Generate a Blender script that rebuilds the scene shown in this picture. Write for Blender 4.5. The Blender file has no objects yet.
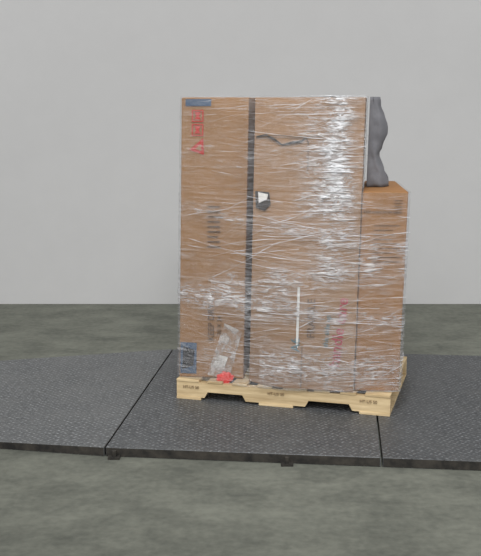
import bpy, bmesh, math, random
from mathutils import Vector, Matrix, noise
random.seed(11)
scene = bpy.context.scene
try:
    scene.view_settings.view_transform = 'Standard'
except Exception:
    pass
PITCH = math.radians(10.28); F = 954.0; CAMZ = 1.75
PT = 0.05            # plate top
DK = 0.17            # pallet deck height
LEAN = 0.019

def srgb(r, g, b):
    def c(v):
        v /= 255.0
        return v/12.92 if v <= 0.04045 else ((v+0.055)/1.055)**2.4
    return (c(r), c(g), c(b), 1)

# ---------------- material helpers ----------------
def new_mat(name):
    m = bpy.data.materials.new(name); m.use_nodes = True
    nt = m.node_tree; nt.nodes.clear()
    out = nt.nodes.new('ShaderNodeOutputMaterial')
    return m, nt, out
def N(nt, t, **kw):
    n = nt.nodes.new(t)
    for k, v in kw.items(): setattr(n, k, v)
    return n
def L(nt, a, b): nt.links.new(a, b)
def math_n(nt, op, a, b=None, c=None):
    n = N(nt, 'ShaderNodeMath', operation=op)
    for i, v in enumerate((a, b, c)):
        if v is None: continue
        if isinstance(v, (int, float)): n.inputs[i].default_value = v
        else: L(nt, v, n.inputs[i])
    return n.outputs[0]
def noisy_mat(name, c1, c2, scale=(4, 4, 4), rough=0.8, detail=6, bump=0.0, metallic=0.0, lo=0.35, hi=0.65, nscale=1.0, spec=0.3, fine=0):
    m, nt, out = new_mat(name)
    tc = N(nt, 'ShaderNodeTexCoord'); mp = N(nt, 'ShaderNodeMapping')
    mp.inputs['Scale'].default_value = scale
    L(nt, tc.outputs['Object'], mp.inputs[0])
    nz = N(nt, 'ShaderNodeTexNoise'); nz.inputs['Scale'].default_value = nscale; nz.inputs['Detail'].default_value = detail
    nz.inputs['Roughness'].default_value = 0.65
    L(nt, mp.outputs[0], nz.inputs['Vector'])
    fac = nz.outputs['Fac']
    if fine:
        n2 = N(nt, 'ShaderNodeTexNoise'); n2.inputs['Scale'].default_value = fine; n2.inputs['Detail'].default_value = 4
        L(nt, tc.outputs['Object'], n2.inputs['Vector'])
        fac = math_n(nt, 'ADD', math_n(nt, 'MULTIPLY', fac, .7), math_n(nt, 'MULTIPLY', n2.outputs['Fac'], .3))
    cr = N(nt, 'ShaderNodeValToRGB'); cr.color_ramp.elements[0].position = lo; cr.color_ramp.elements[1].position = hi
    cr.color_ramp.elements[0].color = c1; cr.color_ramp.elements[1].color = c2
    L(nt, fac, cr.inputs[0])
    p = N(nt, 'ShaderNodeBsdfPrincipled'); L(nt, cr.outputs[0], p.inputs['Base Color'])
    p.inputs['Roughness'].default_value = rough; p.inputs['Metallic'].default_value = metallic
    p.inputs['Specular IOR Level'].default_value = spec
    if bump:
        b = N(nt, 'ShaderNodeBump'); b.inputs['Strength'].default_value = bump; b.inputs['Distance'].default_value = 0.01
        L(nt, fac, b.inputs['Height']); L(nt, b.outputs[0], p.inputs['Normal'])
    L(nt, p.outputs[0], out.inputs[0])
    return m

M_wall = noisy_mat('wall_paint', srgb(195,195,195), srgb(197,197,197), rough=0.95, spec=0.0)
M_floor = noisy_mat('concrete_floor', srgb(86,88,81), srgb(118,120,110), scale=(2.5, 4, 1), rough=0.85, bump=0.15, lo=0.36, hi=0.64, detail=10, fine=25)
M_card = noisy_mat('cardboard', srgb(142,106,70), srgb(154,117,79), scale=(3, 3, 1.2), rough=0.8)
M_card2 = noisy_mat('cardboard_plain', srgb(139,107,76), srgb(153,119,87), scale=(2, 2, 2), rough=0.8)
M_card3 = noisy_mat('cardboard_dark', srgb(140,101,62), srgb(154,112,71), scale=(3, 3, 2), rough=0.8)
M_wood = noisy_mat('pallet_wood', srgb(178,154,116), srgb(216,194,154), scale=(3, 18, 40), rough=0.75, bump=0.2)
M_edge = noisy_mat('plate_edge_steel', srgb(34,33,32), srgb(66,62,56), rough=0.7, scale=(14,14,14))
M_black = noisy_mat('black_ink', srgb(42,42,44), srgb(54,54,56))
M_stamp = noisy_mat('stamp_ink', srgb(112,92,68), srgb(130,108,80))
M_ink = noisy_mat('brown_ink', srgb(88,68,50), srgb(100,78,58))
M_red = noisy_mat('red_ink', srgb(172,40,30), srgb(186,50,38))
M_redtag = noisy_mat('red_tag_plastic', srgb(214,48,40), srgb(230,70,60), rough=0.4)
M_pink = noisy_mat('pink_ink', srgb(154,50,60), srgb(170,66,74))
M_blue = noisy_mat('blue_grey_ink', srgb(58,78,104), srgb(80,96,116), scale=(30,30,30))
M_teal = noisy_mat('teal_ink', srgb(76,104,110), srgb(90,118,122), scale=(30,30,30))
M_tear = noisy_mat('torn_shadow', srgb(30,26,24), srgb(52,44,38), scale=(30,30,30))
M_paper = noisy_mat('white_paper', srgb(205,203,198), srgb(222,220,214), scale=(20,20,20))
M_grey = noisy_mat('silhouette_grey', srgb(104,104,108), srgb(118,118,122), scale=(9,9,9), rough=0.8, spec=.1)  # tone of the unidentified grey silhouette

# diamond plate
def diamond(name, base, raised, dust):
    m, nt, out = new_mat(name)
    tc = N(nt, 'ShaderNodeTexCoord'); sp = N(nt, 'ShaderNodeSeparateXYZ'); L(nt, tc.outputs['Object'], sp.inputs[0])
    p = 0.042
    x, y = sp.outputs[0], sp.outputs[1]
    u = math_n(nt, 'DIVIDE', math_n(nt, 'ADD', x, y), p); w = math_n(nt, 'DIVIDE', math_n(nt, 'SUBTRACT', x, y), p)
    fu, fw = math_n(nt, 'FLOOR', u), math_n(nt, 'FLOOR', w)
    ck = math_n(nt, 'FLOORED_MODULO', math_n(nt, 'ADD', fu, fw), 2.0)
    cu = math_n(nt, 'SUBTRACT', math_n(nt, 'SUBTRACT', u, fu), 0.5); cw = math_n(nt, 'SUBTRACT', math_n(nt, 'SUBTRACT', w, fw), 0.5)
    a = math_n(nt, 'ADD', 2.2, math_n(nt, 'MULTIPLY', ck, 3.6)); b = math_n(nt, 'SUBTRACT', 5.8, math_n(nt, 'MULTIPLY', ck, 3.6))
    d1 = math_n(nt, 'MULTIPLY', cu, a); d2 = math_n(nt, 'MULTIPLY', cw, b)
    r = math_n(nt, 'ADD', math_n(nt, 'MULTIPLY', d1, d1), math_n(nt, 'MULTIPLY', d2, d2))
    h = math_n(nt, 'MAXIMUM', math_n(nt, 'SUBTRACT', 1.0, r), 0.0)
    nz = N(nt, 'ShaderNodeTexNoise'); nz.inputs['Scale'].default_value = 3; nz.inputs['Detail'].default_value = 10
    nz.inputs['Roughness'].default_value = 0.75
    L(nt, tc.outputs['Object'], nz.inputs['Vector'])
    n2 = N(nt, 'ShaderNodeTexNoise'); n2.inputs['Scale'].default_value = 45; n2.inputs['Detail'].default_value = 5
    L(nt, tc.outputs['Object'], n2.inputs['Vector'])
    wear = math_n(nt, 'MAXIMUM', math_n(nt, 'MULTIPLY', math_n(nt, 'SUBTRACT', n2.outputs['Fac'], .36), 3.6), 0.0)
    mx = N(nt, 'ShaderNodeMixRGB'); mx.inputs[1].default_value = base; mx.inputs[2].default_value = raised
    fc = math_n(nt, 'MINIMUM', math_n(nt, 'MULTIPLY', math_n(nt, 'MINIMUM', math_n(nt, 'ADD', math_n(nt, 'MULTIPLY', h, 1.8), .12), 1.0), wear), 1.0)
    L(nt, fc, mx.inputs[0])
    cr = N(nt, 'ShaderNodeValToRGB'); cr.color_ramp.elements[0].position = 0.42; cr.color_ramp.elements[1].position = 0.68
    L(nt, nz.outputs['Fac'], cr.inputs[0])
    m2 = N(nt, 'ShaderNodeMixRGB'); m2.inputs[2].default_value = dust; L(nt, mx.outputs[0], m2.inputs[1])
    L(nt, math_n(nt, 'MULTIPLY', cr.outputs[0], 0.5), m2.inputs[0])
    pr = N(nt, 'ShaderNodeBsdfPrincipled'); L(nt, m2.outputs[0], pr.inputs['Base Color'])
    pr.inputs['Roughness'].default_value = 0.5; pr.inputs['Metallic'].default_value = 0.1
    bp = N(nt, 'ShaderNodeBump'); bp.inputs['Strength'].default_value = 1.0; bp.inputs['Distance'].default_value = 0.006
    L(nt, h, bp.inputs['Height']); L(nt, bp.outputs[0], pr.inputs['Normal'])
    L(nt, pr.outputs[0], out.inputs[0])
    return m
M_plateL = diamond('tread_plate_light', srgb(80,82,83), srgb(160,162,164), srgb(112,113,112))
M_plateM = diamond('tread_plate_mid', srgb(64,66,68), srgb(146,148,151), srgb(97,99,99))
M_plateR = diamond('tread_plate_dark', srgb(58,60,62), srgb(134,136,139), srgb(87,88,88))

# film
def film_mat():
    m, nt, out = new_mat('stretch_film')
    uv = N(nt, 'ShaderNodeUVMap'); uv.uv_map = 'UVMap'
    at = N(nt, 'ShaderNodeAttribute'); at.attribute_name = 'layers'  # film whiteness per vertex: bands plus the painted glare strip
    def streak(rot, sc, lo, hi, det=4, dist=0.6, off=0):
        mp = N(nt, 'ShaderNodeMapping'); mp.inputs['Rotation'].default_value = (0, 0, math.radians(rot)); mp.inputs['Scale'].default_value = sc
        mp.inputs['Location'].default_value = (off, off*1.7, 0)
        L(nt, uv.outputs[0], mp.inputs[0])
        nz = N(nt, 'ShaderNodeTexNoise'); nz.inputs['Scale'].default_value = 1.0; nz.inputs['Detail'].default_value = det
        nz.inputs['Roughness'].default_value = 0.6; nz.inputs['Distortion'].default_value = dist
        L(nt, mp.outputs[0], nz.inputs['Vector'])
        mr = N(nt, 'ShaderNodeMapRange'); mr.inputs['From Min'].default_value = lo; mr.inputs['From Max'].default_value = hi
        L(nt, nz.outputs['Fac'], mr.inputs['Value'])
        return mr.outputs[0], nz.outputs['Fac']
    s1, n1 = streak(4, (3, 55, 1), 0.55, 0.74)
    s2, n2 = streak(-9, (4.5, 42, 1), 0.57, 0.76)
    s3, n3 = streak(20, (6, 34, 1), 0.60, 0.76)
    s4, n4 = streak(0, (3, 5, 1), 0.42, 0.68, 5, 0.2)
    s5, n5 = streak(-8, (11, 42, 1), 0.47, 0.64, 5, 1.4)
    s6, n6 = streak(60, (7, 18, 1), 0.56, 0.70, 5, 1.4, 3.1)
    st = math_n(nt, 'MAXIMUM', s1, math_n(nt, 'MAXIMUM', s2, s3))
    film_glare = at.outputs['Fac']
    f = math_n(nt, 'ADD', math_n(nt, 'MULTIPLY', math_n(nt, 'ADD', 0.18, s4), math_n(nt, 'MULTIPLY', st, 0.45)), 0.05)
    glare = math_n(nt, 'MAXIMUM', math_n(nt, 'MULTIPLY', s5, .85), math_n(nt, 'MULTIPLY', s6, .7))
    f2 = math_n(nt, 'MULTIPLY', film_glare, math_n(nt, 'ADD', glare, math_n(nt, 'ADD', math_n(nt, 'MULTIPLY', st, 0.5), .22)))
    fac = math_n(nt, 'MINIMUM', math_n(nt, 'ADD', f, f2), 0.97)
    tr = N(nt, 'ShaderNodeBsdfTransparent'); tr.inputs[0].default_value = (0.965, 0.965, 0.97, 1)
    df = N(nt, 'ShaderNodeBsdfPrincipled'); df.inputs['Base Color'].default_value = srgb(222, 223, 226)
    df.inputs['Roughness'].default_value = 0.25; df.inputs['Specular IOR Level'].default_value = .8
    gl = N(nt, 'ShaderNodeBsdfGlossy'); gl.inputs['Roughness'].default_value = 0.18
    bp = N(nt, 'ShaderNodeBump'); bp.inputs['Strength'].default_value = 1.0; bp.inputs['Distance'].default_value = 0.02
    hh = math_n(nt, 'ADD', math_n(nt, 'ADD', n1, n2), math_n(nt, 'ADD', n3, n5))
    L(nt, hh, bp.inputs['Height']); L(nt, bp.outputs[0], gl.inputs['Normal']); L(nt, bp.outputs[0], df.inputs['Normal'])
    mA = N(nt, 'ShaderNodeMixShader'); L(nt, fac, mA.inputs[0]); L(nt, tr.outputs[0], mA.inputs[1]); L(nt, df.outputs[0], mA.inputs[2])
    mB = N(nt, 'ShaderNodeMixShader'); mB.inputs[0].default_value = 0.05; L(nt, mA.outputs[0], mB.inputs[1]); L(nt, gl.outputs[0], mB.inputs[2])
    L(nt, mB.outputs[0], out.inputs[0])
    return m
M_film = film_mat()
def strand_mat():
    m, nt, out = new_mat('film_strand')
    tr = N(nt, 'ShaderNodeBsdfTransparent')
    df = N(nt, 'ShaderNodeBsdfPrincipled'); df.inputs['Base Color'].default_value = srgb(226, 227, 231); df.inputs['Roughness'].default_value = 0.25
    mx = N(nt, 'ShaderNodeMixShader'); mx.inputs[0].default_value = 0.48
    L(nt, tr.outputs[0], mx.inputs[1]); L(nt, df.outputs[0], mx.inputs[2]); L(nt, mx.outputs[0], out.inputs[0])
    return m
M_strand = strand_mat()

# ---------------- mesh helpers ----------------
def obj_from_bm(name, bm, mats, parent=None):
    me = bpy.data.meshes.new(name); bm.to_mesh(me); bm.free()
    for m in mats: me.materials.append(m)
    o = bpy.data.objects.new(name, me); scene.collection.objects.link(o)
    if parent: o.parent = parent
    return o
def poly(name, pts, mat, parent=None):
    bm = bmesh.new(); bm.faces.new([bm.verts.new(p) for p in pts])
    return obj_from_bm(name, bm, [mat], parent)
def prism(bm, pts2, z0, z1, mi=0, ztop=None):
    n = len(pts2)
    lo = [bm.verts.new((p[0], p[1], z0)) for p in pts2]
    hi = [bm.verts.new((p[0], p[1], (ztop[i] if ztop else z1))) for i, p in enumerate(pts2)]
    fs = [bm.faces.new(hi), bm.faces.new(lo[::-1])]
    for i in range(n):
        f = bm.faces.new((lo[i], lo[(i+1) % n], hi[(i+1) % n], hi[i])); f.material_index = mi; fs.append(f)
    return fs

# ---------------- room ----------------
poly('floor', [(-6, 1.5, 0), (6, 1.5, 0), (6, 8.35, 0), (-6, 8.35, 0)], M_floor)
bm = bmesh.new(); prism(bm, [(-6, 8.35), (6, 8.35), (6, 8.5), (-6, 8.5)], 0, 4.2)
obj_from_bm('wall_back', bm, [M_wall])

# ---------------- steel plates ----------------
A = Vector((-0.685, 4.588)); e1 = Vector((0.9945, -0.1045)); e2 = Vector((0.1045, 0.9945))
def plate(name, quad, mat, ztop=None):
    bm = bmesh.new(); prism(bm, quad, 0.0, PT, mi=1, ztop=ztop)
    bmesh.ops.bevel(bm, geom=[e for e in bm.edges], offset=0.003, segments=1, affect='EDGES')
    return obj_from_bm(name, bm, [mat, M_edge])
g = 0.004
plate('steel_floor_plate', [A+e1*g, A+e1*1.38, A+e1*1.38+e2*1.98, A+e1*g+e2*1.98], M_plateM)
plate('steel_floor_plate', [A+e1*1.390, A+e1*2.9, A+e1*2.9+e2*2.02, A+e1*1.390+e2*2.02], M_plateR)
bl = Vector((-2.3, 6.14)); fl = Vector((-2.0, 4.84))
plate('steel_floor_plate', [fl, A-e1*g, A+e2*1.98-e1*g, bl], M_plateL, ztop=[0.03, PT, PT, 0.03])
def foot(p):
    bm = bmesh.new()
    prism(bm, [(p[0]-.03, p[1]-.04), (p[0]+.03, p[1]-.04), (p[0]+.03, p[1]), (p[0]-.03, p[1])], 0, 0.012)
    bmesh.ops.create_cone(bm, cap_ends=True, segments=12, radius1=0.012, radius2=0.012, depth=0.03, matrix=Matrix.Translation((p[0], p[1]-.02, .027)))
    return obj_from_bm('plate_levelling_foot', bm, [M_edge])
for k in (0.05, 0.92):
    foot(A+e1*k-e2*0.003)

# ---------------- pallet ----------------
PA = Vector((-0.375, 5.41)); ang = math.atan2(-0.34, 1.205)
pallet = bpy.data.objects.new('wooden_pallet', None); scene.collection.objects.link(pallet)
pallet.location = (PA.x, PA.y, PT); pallet.rotation_euler = (0, 0, ang)
PL, PD = 1.25, 0.86
def stringer(y0, i):
    prof = [(0, .014), (.17, .014), (.19, .05), (.40, .05), (.42, .014), (.77, .014), (.79, .05), (1.02, .05), (1.04, .014), (PL, .014), (PL, .105), (0, .105)]
    bm = bmesh.new()
    a = [bm.verts.new((x, y0, z)) for x, z in prof]; b = [bm.verts.new((x, y0+.04, z)) for x, z in prof]
    bm.faces.new(a); bm.faces.new(b[::-1])
    for k in range(len(prof)):
        bm.faces.new((a[k], b[k], b[(k+1) % len(prof)], a[(k+1) % len(prof)]))
    bmesh.ops.recalc_face_normals(bm, faces=bm.faces)
    obj_from_bm('stringer_%d' % i, bm, [M_wood], pallet)
for i, y in enumerate((0.0, .41, PD-.04)): stringer(y, i+1)
xs = 0.0; i = 0
for wdt, gap in ((.14, .05), (.09, .06), (.09, .06), (.09, .06), (.14, .04), (.09, .06), (.09, .05), (.14, 0)):
    i += 1
    bm = bmesh.new(); x1 = min(xs+wdt, PL)
    prism(bm, [(xs, -.004), (x1, -.004), (x1, PD+.004), (xs, PD+.004)], .105, .1199)
    bmesh.ops.bevel(bm, geom=list(bm.edges), offset=.002, segments=1, affect='EDGES')
    obj_from_bm('deck_board_%d' % i, bm, [M_wood], pallet); xs = x1+gap
for i, (a, b) in enumerate(((0, .15), (.5, .7), (1.08, PL))):
    bm = bmesh.new(); prism(bm, [(a, -.004), (b, -.004), (b, PD+.004), (a, PD+.004)], .0005, .014)
    obj_from_bm('bottom_board_%d' % (i+1), bm, [M_wood], pallet)
def text(name, body, size, mat, parent, M, sx=1.0):
    c = bpy.data.curves.new(name, 'FONT'); c.body = body; c.size = size; c.align_x = 'CENTER'; c.align_y = 'CENTER'
    c.extrude = 0.0003; c.offset = size*0.012
    c.materials.append(mat)
    o = bpy.data.objects.new(name, c); scene.collection.objects.link(o)
    o.parent = parent
    o.matrix_local = M @ Matrix.Diagonal((sx, 1, 1, 1))
    return o
for i, x in enumerate((.09, .60, 1.13)):
    M = Matrix.Translation((x, -.0055, .075)) @ Matrix.Rotation(math.pi/2, 4, 'X')
    text('heat_stamp_%d' % (i+1), 'HT-US 50', .024, M_stamp, pallet, M)

# ---------------- boxes ----------------
def lean(x, z): return x + LEAN*(z-DK)
class Box: pass
def make_box(name, fp, z0, z1, mat, bulge=0.01, roundbl=False, seed=0):
    bm = bmesh.new(); bmesh.ops.create_cube(bm, size=1.0)
    bmesh.ops.subdivide_edges(bm, edges=bm.edges[:], cuts=19, use_grid_fill=True)
    FL, FR, BR, BL = [Vector(p) for p in fp]
    for v in bm.verts:
        s, t, w = v.co.x+.5, v.co.y+.5, v.co.z+.5
        p = FL*(1-s)*(1-t)+FR*s*(1-t)+BR*s*t+BL*(1-s)*t
        z = z0+(z1-z0)*w
        nn = noise.noise(Vector((s*3+seed, t*3, w*6)))
        b = bulge*math.sin(math.pi*s)*math.sin(math.pi*w)
        if t < 1e-4:
            p.y -= b + .004*nn*math.sin(math.pi*min(1, w*4 if w < .25 else 1)*.5)
        if roundbl and t < .5:
            if s < .4 and w < .22:
                p.y += .10*(1-s/.4)**2*(1-w/.22)*(1-t)
        if s > 1-1e-4: p.x += .002*nn
        v.co = (lean(p.x, z), p.y, z)
    for f in bm.faces: f.smooth = False
    o = obj_from_bm(name, bm, [mat])
    md = o.modifiers.new('bevel', 'BEVEL'); md.width = .006; md.segments = 2; md.limit_method = 'ANGLE'; md.angle_limit = math.radians(50)
    B = Box(); B.o, B.FL, B.FR, B.z0, B.z1, B.bulge = o, FL, FR, z0, z1, bulge
    return B
def fpt(B, s, z, off=.006):
    p = B.FL.lerp(B.FR, s); w = (z-B.z0)/(B.z1-B.z0)
    d = (B.FR-B.FL).normalized(); n = Vector((d.y, -d.x))
    b = B.bulge*math.sin(math.pi*min(max(s,0),1))*math.sin(math.pi*min(max(w,0),1))
    q = p+n*off
    return Vector((lean(q.x, z), q.y-b, z))
def fM(B, s, z, rot=0, off=.006):
    d = (B.FR-B.FL).normalized(); X = Vector((d.x, d.y, 0)); Z = Vector((d.y, -d.x, 0)); Y = Vector((LEAN, 0, 1)).normalized()
    M = Matrix((X, Y, Z)).transposed().to_4x4(); M.translation = fpt(B, s, z, off)
    return M @ Matrix.Rotation(math.radians(rot), 4, 'Z')
def hz(v, d):
    return CAMZ - d*math.tan(PITCH+math.atan((v-278)/F))
def decal(B, name, pts, mat, off=.006):
    return poly(name, [fpt(B, s, z, off) for s, z in pts], mat, B.o)
def rect(B, name, s0, z0, s1, z1, mat, off=.006):
    return decal(B, name, [(s0, z0), (s1, z0), (s1, z1), (s0, z1)], mat, off)

ZB = DK+.0035
LB = make_box('cardboard_box', [(-.361, 5.44), (.017, 5.385), (.107, 6.14), (-.271, 6.19)], ZB, 1.792, M_card, .012, seed=1)
MB = make_box('cardboard_box', [(.05, 5.245), (.630, 5.125), (.740, 5.92), (.165, 6.04)], ZB, 1.79, M_card2, .022, True, seed=5)
SB = make_box('cardboard_box', [(.637, 5.150), (.884, 5.14), (.930, 5.88), (.744, 5.90)], ZB, 1.29, M_card3, .008, seed=9)
def ls(u): return (u-180)/63.0
def msx(u): return (u-250)/107.0
def zl(v): return hz(v, 5.41)
def zm(v): return hz(v, 5.17)
def zs(v): return hz(v, 5.14)
# left box print
rect(LB, 'blue_print_top', ls(184), zl(106), ls(208), zl(99), M_blue)
for i, (a, b) in enumerate(((110, 122), (124, 136))):
    z0, z1 = zl(b), zl(a); s0, s1 = ls(190), ls(201)
    t = .02
    rect(LB, 'handling_mark_%d_l' % i, s0, z0, s0+t, z1, M_red); rect(LB, 'handling_mark_%d_r' % i, s1-t, z0, s1, z1, M_red)
    rect(LB, 'handling_mark_%d_b' % i, s0, z0, s1, z0+.006, M_red); rect(LB, 'handling_mark_%d_t' % i, s0, z1-.006, s1, z1, M_red)
    c = (s0+s1)/2; zc = (z0+z1)/2
    decal(LB, 'handling_icon_%d' % i, [(c-.05, zc-.02), (c+.05, zc-.02), (c+.02, zc), (c+.05, zc+.022), (c-.05, zc+.022), (c-.02, zc)], M_red)
decal(LB, 'warning_triangle', [(ls(188), zl(150)), (ls(202), zl(155)), (ls(201), zl(138))], M_red)
decal(LB, 'warning_triangle_inner', [(ls(193.5), zl(149)), (ls(199.5), zl(151)), (ls(199), zl(144))], M_card, .008)
for k in range(9):
    rect(LB, 'print_line_%d' % k, ls(206), zl(207.2+k*5)-.0, ls(206+random.uniform(9, 15)), zl(205.6+k*5), M_ink)
text('print_side', 'KEEP DRY', .05, M_ink, LB.o, fM(LB, ls(211), zl(322), 90))
text('print_side_b', '30 X 24', .035, M_ink, LB.o, fM(LB, ls(219), zl(325), 90))
rect(LB, 'dark_print_block', ls(181), zl(374), ls(197), zl(343), M_blue)
decal(LB, 'dark_print_mark', [(ls(183), zl(370)), (ls(194), zl(366)), (ls(195), zl(350)), (ls(184), zl(347))], M_black, .008)
# middle box print, tear, seam
def ribbon(pts, th):
    up = [(u, v-th*(.5+.5*abs(math.sin(i*2.1)))) for i, (u, v) in enumerate(pts)]
    return [(msx(u), zm(v)) for u, v in pts]+[(msx(u), zm(v)) for u, v in up[::-1]]
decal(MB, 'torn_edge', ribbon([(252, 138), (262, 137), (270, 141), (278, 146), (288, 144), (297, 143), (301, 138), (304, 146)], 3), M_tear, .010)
decal(MB, 'upper_flap_edge', ribbon([(258, 137), (275, 136), (292, 138), (316, 137)], 1.2), M_ink, .011)
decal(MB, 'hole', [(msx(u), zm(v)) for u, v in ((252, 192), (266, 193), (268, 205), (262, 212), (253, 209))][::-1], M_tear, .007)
decal(MB, 'hole_paper', [(msx(u), zm(v)) for u, v in ((255, 193), (265, 195), (264, 200), (256, 204))][::-1], M_paper, .009)
rect(MB, 'flap_seam', msx(303), zm(388), msx(304), zm(150), M_ink)
rect(MB, 'paper_strip', msx(297), zm(348), msx(299.5), zm(287), M_paper)
text('red_print', 'handle care', .085, M_pink, MB.o, fM(MB, msx(340), zm(331), 84))
text('red_print_b', 'this side up', .04, M_teal, MB.o, fM(MB, msx(328), zm(330), 86))
text('outline_print', 'FRAGILE', .06, M_ink, MB.o, fM(MB, msx(312), zm(318), 90))
text('teal_print', 'A6', .07, M_teal, MB.o, fM(MB, msx(297), zm(345), 90))
# small box print
text('box_print', 'KEEP AWAY FROM HEAT', .018, M_ink, SB.o, fM(SB, .45, zs(212)))
for k in range(9):
    rect(SB, 'print_line_%d' % k, .28, zs(226+k*4.5), .28+random.uniform(.4, .6), zs(225.3+k*4.5), M_ink)
for k in range(5):
    rect(SB, 'print_block_%d' % k, .70, zs(201+k*3), .88, zs(200.3+k*3), M_ink)

# ---------------- stretch wrap ----------------
def hull(pts):
    pts = sorted(pts)
    def half(ps):
        r = []
        for p in ps:
            while len(r) >= 2 and (r[-1][0]-r[-2][0])*(p[1]-r[-2][1])-(r[-1][1]-r[-2][1])*(p[0]-r[-2][0]) <= 0: r.pop()
            r.append(p)
        return r
    a, b = half(pts), half(pts[::-1])
    return a[:-1]+b[:-1]
fpL = [(-.361, 5.44), (.017, 5.385), (.107, 6.14), (-.271, 6.19)]
fpM = [(.05, 5.225), (.33, 5.145), (.630, 5.113), (.740, 5.92), (.165, 6.04)]
fpS = [(.884, 5.135), (.930, 5.88), (.765, 5.90)]
def expand(pts, r):
    out = []
    for p in pts:
        for k in range(8):
            a = k*math.pi/4+.2; out.append((p[0]+r*math.cos(a), p[1]+r*math.sin(a)))
    return hull(out)
def resample(h, n):
    k0 = min(range(len(h)), key=lambda i: h[i][0]); h = h[k0:]+h[:k0]
    P = [Vector(p) for p in h]+[Vector(h[0])]
    ln = [0]
    for i in range(len(P)-1): ln.append(ln[-1]+(P[i+1]-P[i]).length)
    out = []
    for k in range(n):
        d = ln[-1]*k/n; j = max(i for i in range(len(ln)-1) if ln[i] <= d)
        f = (d-ln[j])/max(1e-9, ln[j+1]-ln[j]); out.append((P[j].lerp(P[j+1], f), d))
    return out, ln[-1]
wrap = bpy.data.objects.new('stretch_wrap', None); scene.collection.objects.link(wrap)
def tube(name, fps, z0, z1, nz, parent, r=.012):
    base = expand(fps, r); ring, tot = resample(base, 420); n = len(ring)
    bm = bmesh.new(); uvl = bm.loops.layers.uv.new('UVMap'); rows = []
    film_glare = bm.verts.layers.float.new('layers')  # stores film whiteness with painted glare, not a count of wraps
    for i in range(nz+1):
        z = z0+(z1-z0)*i/nz; row = []
        for p, d in ring:
            dn = .004*noise.noise(Vector((d*3, z*30+d*2, 3)))+.003*noise.noise(Vector((d*8, z*8, 7)))
            c = Vector((.3, 5.7)); o = (p-c).normalized()*dn
            v = bm.verts.new((lean(p.x+o.x, z), p.y+o.y, z))
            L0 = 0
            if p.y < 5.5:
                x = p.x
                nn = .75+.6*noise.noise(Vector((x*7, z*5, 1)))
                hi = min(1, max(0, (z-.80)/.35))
                L0 += hi*(math.exp(-((x-.495)/.08)**2)*1.1+.45*math.exp(-((x-.40)/.13)**2))*nn  # bright glare strip painted into the film colour, upper right
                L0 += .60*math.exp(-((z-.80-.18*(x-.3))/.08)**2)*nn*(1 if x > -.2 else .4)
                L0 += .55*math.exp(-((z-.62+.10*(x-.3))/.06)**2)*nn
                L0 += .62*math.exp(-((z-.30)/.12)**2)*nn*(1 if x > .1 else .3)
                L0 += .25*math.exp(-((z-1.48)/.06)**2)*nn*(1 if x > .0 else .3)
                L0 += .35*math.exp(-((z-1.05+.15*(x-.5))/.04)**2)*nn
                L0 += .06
            v[film_glare] = max(0, L0); row.append(v)
        rows.append(row)
    for i in range(nz):
        for k in range(n):
            k2 = (k+1) % n
            f = bm.faces.new((rows[i][k], rows[i][k2], rows[i+1][k2], rows[i+1][k])); f.smooth = True
            d0 = ring[k][1]; d1 = ring[k2][1] if k2 else tot
            za, zb = z0+(z1-z0)*i/nz, z0+(z1-z0)*(i+1)/nz
            for lp, uvv in zip(f.loops, ((d0, za), (d1, za), (d1, zb), (d0, zb))): lp[uvl].uv = uvv
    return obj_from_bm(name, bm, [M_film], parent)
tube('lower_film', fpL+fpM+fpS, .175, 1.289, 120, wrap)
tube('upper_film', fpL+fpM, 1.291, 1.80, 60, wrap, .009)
def strands(name, fps, zlo, zhi, count, parent):
    base = expand(fps, .018); ring, tot = resample(base, 500)
    front = [p for p, d in ring if p.y < 5.40]; front.sort(key=lambda p: p.x)
    cu = bpy.data.curves.new(name, 'CURVE'); cu.dimensions = '3D'; cu.bevel_depth = .0011; cu.bevel_resolution = 1
    nF = len(front)
    for c in range(count):
        z = random.uniform(zlo, zhi); sl = random.choice((random.gauss(0, .05), random.gauss(.08, .06), random.gauss(-.16, .08), random.gauss(.3, .2)))
        ln = random.uniform(.06, .5); a = random.uniform(-.05, .9)
        i0 = max(0, int(a*nF)); i1 = min(nF-1, int((a+ln)*nF))
        if i1-i0 < 10: continue
        idx = list(range(i0, i1, 4)); pts = []
        x0 = front[i0].x
        for j in idx:
            p = front[j]; zz = z+sl*(p.x-x0)+.014*noise.noise(Vector((p.x*7, c*3.3, 0)))
            if zz < zlo or zz > zhi: break
            pts.append((lean(p.x, zz), p.y, zz))
        if len(pts) < 4: continue
        sp = cu.splines.new('POLY'); sp.points.add(len(pts)-1)
        th = random.choice((.4, .6, 1.0, 1.8))
        for k, p in enumerate(pts):
            sp.points[k].co = (*p, 1); sp.points[k].radius = th*(.15+1.9*abs(noise.noise(Vector((k*.35, c*1.7, 2)))))
    cu.materials.append(M_strand)
    o = bpy.data.objects.new(name, cu); scene.collection.objects.link(o); o.parent = parent
    return o
strands('lower_strands', fpL+fpM+fpS, .2, 1.28, 170, wrap)
strands('upper_strands', fpL+fpM, 1.30, 1.79, 36, wrap)

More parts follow.
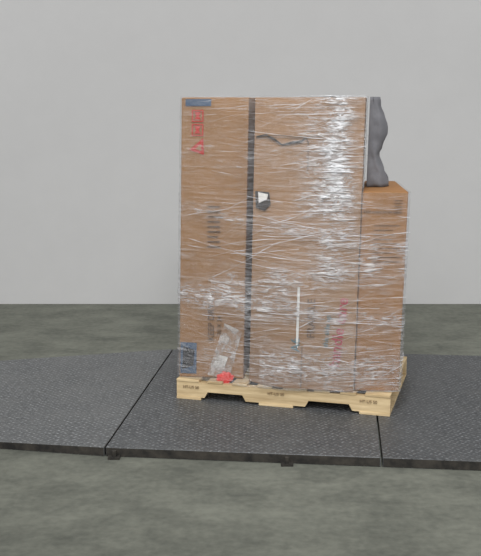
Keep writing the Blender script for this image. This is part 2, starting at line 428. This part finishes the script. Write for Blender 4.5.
# ---------------- label pouch on left box ----------------
pouch = bpy.data.objects.new('packing_list_pouch', None); scene.collection.objects.link(pouch)
bm = bmesh.new()
cs = [(ls(208), zl(374)), (ls(229), zl(384)+.03), (ls(241), zl(330)), (ls(224), zl(322))]
G = 10; grid = []
for i in range(G+1):
    row = []
    for j in range(G+1):
        a, b = i/G, j/G
        s = (cs[0][0]*(1-a)+cs[1][0]*a)*(1-b)+(cs[3][0]*(1-a)+cs[2][0]*a)*b
        z = (cs[0][1]*(1-a)+cs[1][1]*a)*(1-b)+(cs[3][1]*(1-a)+cs[2][1]*a)*b
        row.append(bm.verts.new(fpt(LB, s, z, .014+.008*noise.noise(Vector((a*5, b*5, 0))))))
    grid.append(row)
for i in range(G):
    for j in range(G): bm.faces.new((grid[i][j], grid[i+1][j], grid[i+1][j+1], grid[i][j+1]))
mp_, nt_, out_ = new_mat('pouch_plastic')
tr_ = N(nt_, 'ShaderNodeBsdfTransparent'); pr_ = N(nt_, 'ShaderNodeBsdfPrincipled'); pr_.inputs['Base Color'].default_value = srgb(205, 202, 198); pr_.inputs['Roughness'].default_value = .2
tcn = N(nt_, 'ShaderNodeTexCoord'); nzn = N(nt_, 'ShaderNodeTexNoise'); nzn.inputs['Scale'].default_value = 22; nzn.inputs['Detail'].default_value = 5
L(nt_, tcn.outputs['Object'], nzn.inputs['Vector'])
mrn = N(nt_, 'ShaderNodeMapRange'); mrn.inputs['From Min'].default_value = .4; mrn.inputs['From Max'].default_value = .65; mrn.inputs['To Min'].default_value = .12; mrn.inputs['To Max'].default_value = .8
L(nt_, nzn.outputs['Fac'], mrn.inputs['Value'])
mx_ = N(nt_, 'ShaderNodeMixShader'); L(nt_, mrn.outputs[0], mx_.inputs[0]); L(nt_, tr_.outputs[0], mx_.inputs[1]); L(nt_, pr_.outputs[0], mx_.inputs[2]); L(nt_, mx_.outputs[0], out_.inputs[0])
obj_from_bm('pouch_sleeve', bm, [mp_], pouch)
poly('pouch_paper', [fpt(LB, ls(u), zl(v), .011) for u, v in ((212, 366), (224, 368), (228, 356), (219, 354))], M_paper, pouch)
bm = bmesh.new(); bmesh.ops.create_icosphere(bm, subdivisions=3, radius=1)
c = fpt(LB, ls(226), zl(378)+.014, .035)
for v in bm.verts:
    k = 1+.45*noise.noise(v.co*2.2); v.co = Vector((v.co.x*.046*k, v.co.y*.012*k, v.co.z*.034*k))+c
obj_from_bm('red_tag', bm, [M_redtag])

# ---------------- solid shaped after an unidentified grey silhouette, on the small box ----------------
bm = bmesh.new(); bmesh.ops.create_cube(bm, size=1.0)
bmesh.ops.subdivide_edges(bm, edges=bm.edges[:], cuts=23, use_grid_fill=True)
prof = [(0, .860), (.08, .852), (.18, .838), (.28, .808), (.36, .800), (.46, .822), (.58, .846), (.68, .846), (.78, .83), (.9, .805), (1, .80)]
def pr(w):
    for (a, x), (b, y) in zip(prof, prof[1:]):
        if a <= w <= b: return x+(y-x)*(w-a)/(b-a)
    return prof[-1][1]
for v in bm.verts:
    s, t, w = v.co.x+.5, v.co.y+.5, v.co.z+.5
    z = 1.2925+(1.795-1.2925)*w
    yy = 5.42+.28*t
    x0 = .630+.138*(yy-5.125)+LEAN*(z-DK)+.022; x1 = pr(w)-.012*abs(t-.5)*2
    nn = noise.noise(Vector((s*2, t*3, w*9)))
    x = x0+(x1-x0)*s+(.012*nn if s > .3 else 0)
    yy += .015*nn*(1 if t < .5 else -1)*min(1, s*3)
    if s > .5: yy += (.5-t)*(s-.5)**2*.5
    v.co = (x, yy, z)
for f in bm.faces: f.smooth = True
obj_from_bm('grey_silhouette', bm, [M_grey])

# ---------------- lights ----------------
w = bpy.data.worlds.new('World'); scene.world = w; w.use_nodes = True
bg = w.node_tree.nodes['Background']; bg.inputs[0].default_value = (1, 1, 1, 1); bg.inputs[1].default_value = 0.80
sl = bpy.data.lights.new('fill_sun', 'SUN'); sl.energy = 1.15; sl.angle = math.radians(50); sl.color = (1, .998, .99)  # unseen soft sun added to light the wall evenly
so = bpy.data.objects.new('fill_sun', sl); scene.collection.objects.link(so); so.location = (-1, 0, 5)
so.rotation_euler = Vector((.12, .77, -.62)).to_track_quat('-Z', 'Y').to_euler()
def area(name, loc, tgt, size, power, col=(1, 1, 1)):
    l = bpy.data.lights.new(name, 'AREA'); l.shape = 'RECTANGLE'; l.size, l.size_y = size; l.energy = power; l.color = col; l.spread = math.radians(70)
    o = bpy.data.objects.new(name, l); scene.collection.objects.link(o); o.location = loc
    o.rotation_euler = (Vector(tgt)-Vector(loc)).to_track_quat('-Z', 'Y').to_euler()
area('film_glare_lamp', (.2, 2.6, 3.9), (.4, 5.2, .8), (.5, .5), 14)  # unseen lamp added above the front to put glare on the film

# ---------------- camera ----------------
cd = bpy.data.cameras.new('camera'); cam = bpy.data.objects.new('camera', cd); scene.collection.objects.link(cam)
cam.location = (0, 0, CAMZ); cam.rotation_euler = (math.pi/2-PITCH, 0, 0)
cd.sensor_fit = 'HORIZONTAL'; cd.sensor_width = 36; cd.lens = 36*F/481
scene.camera = cam
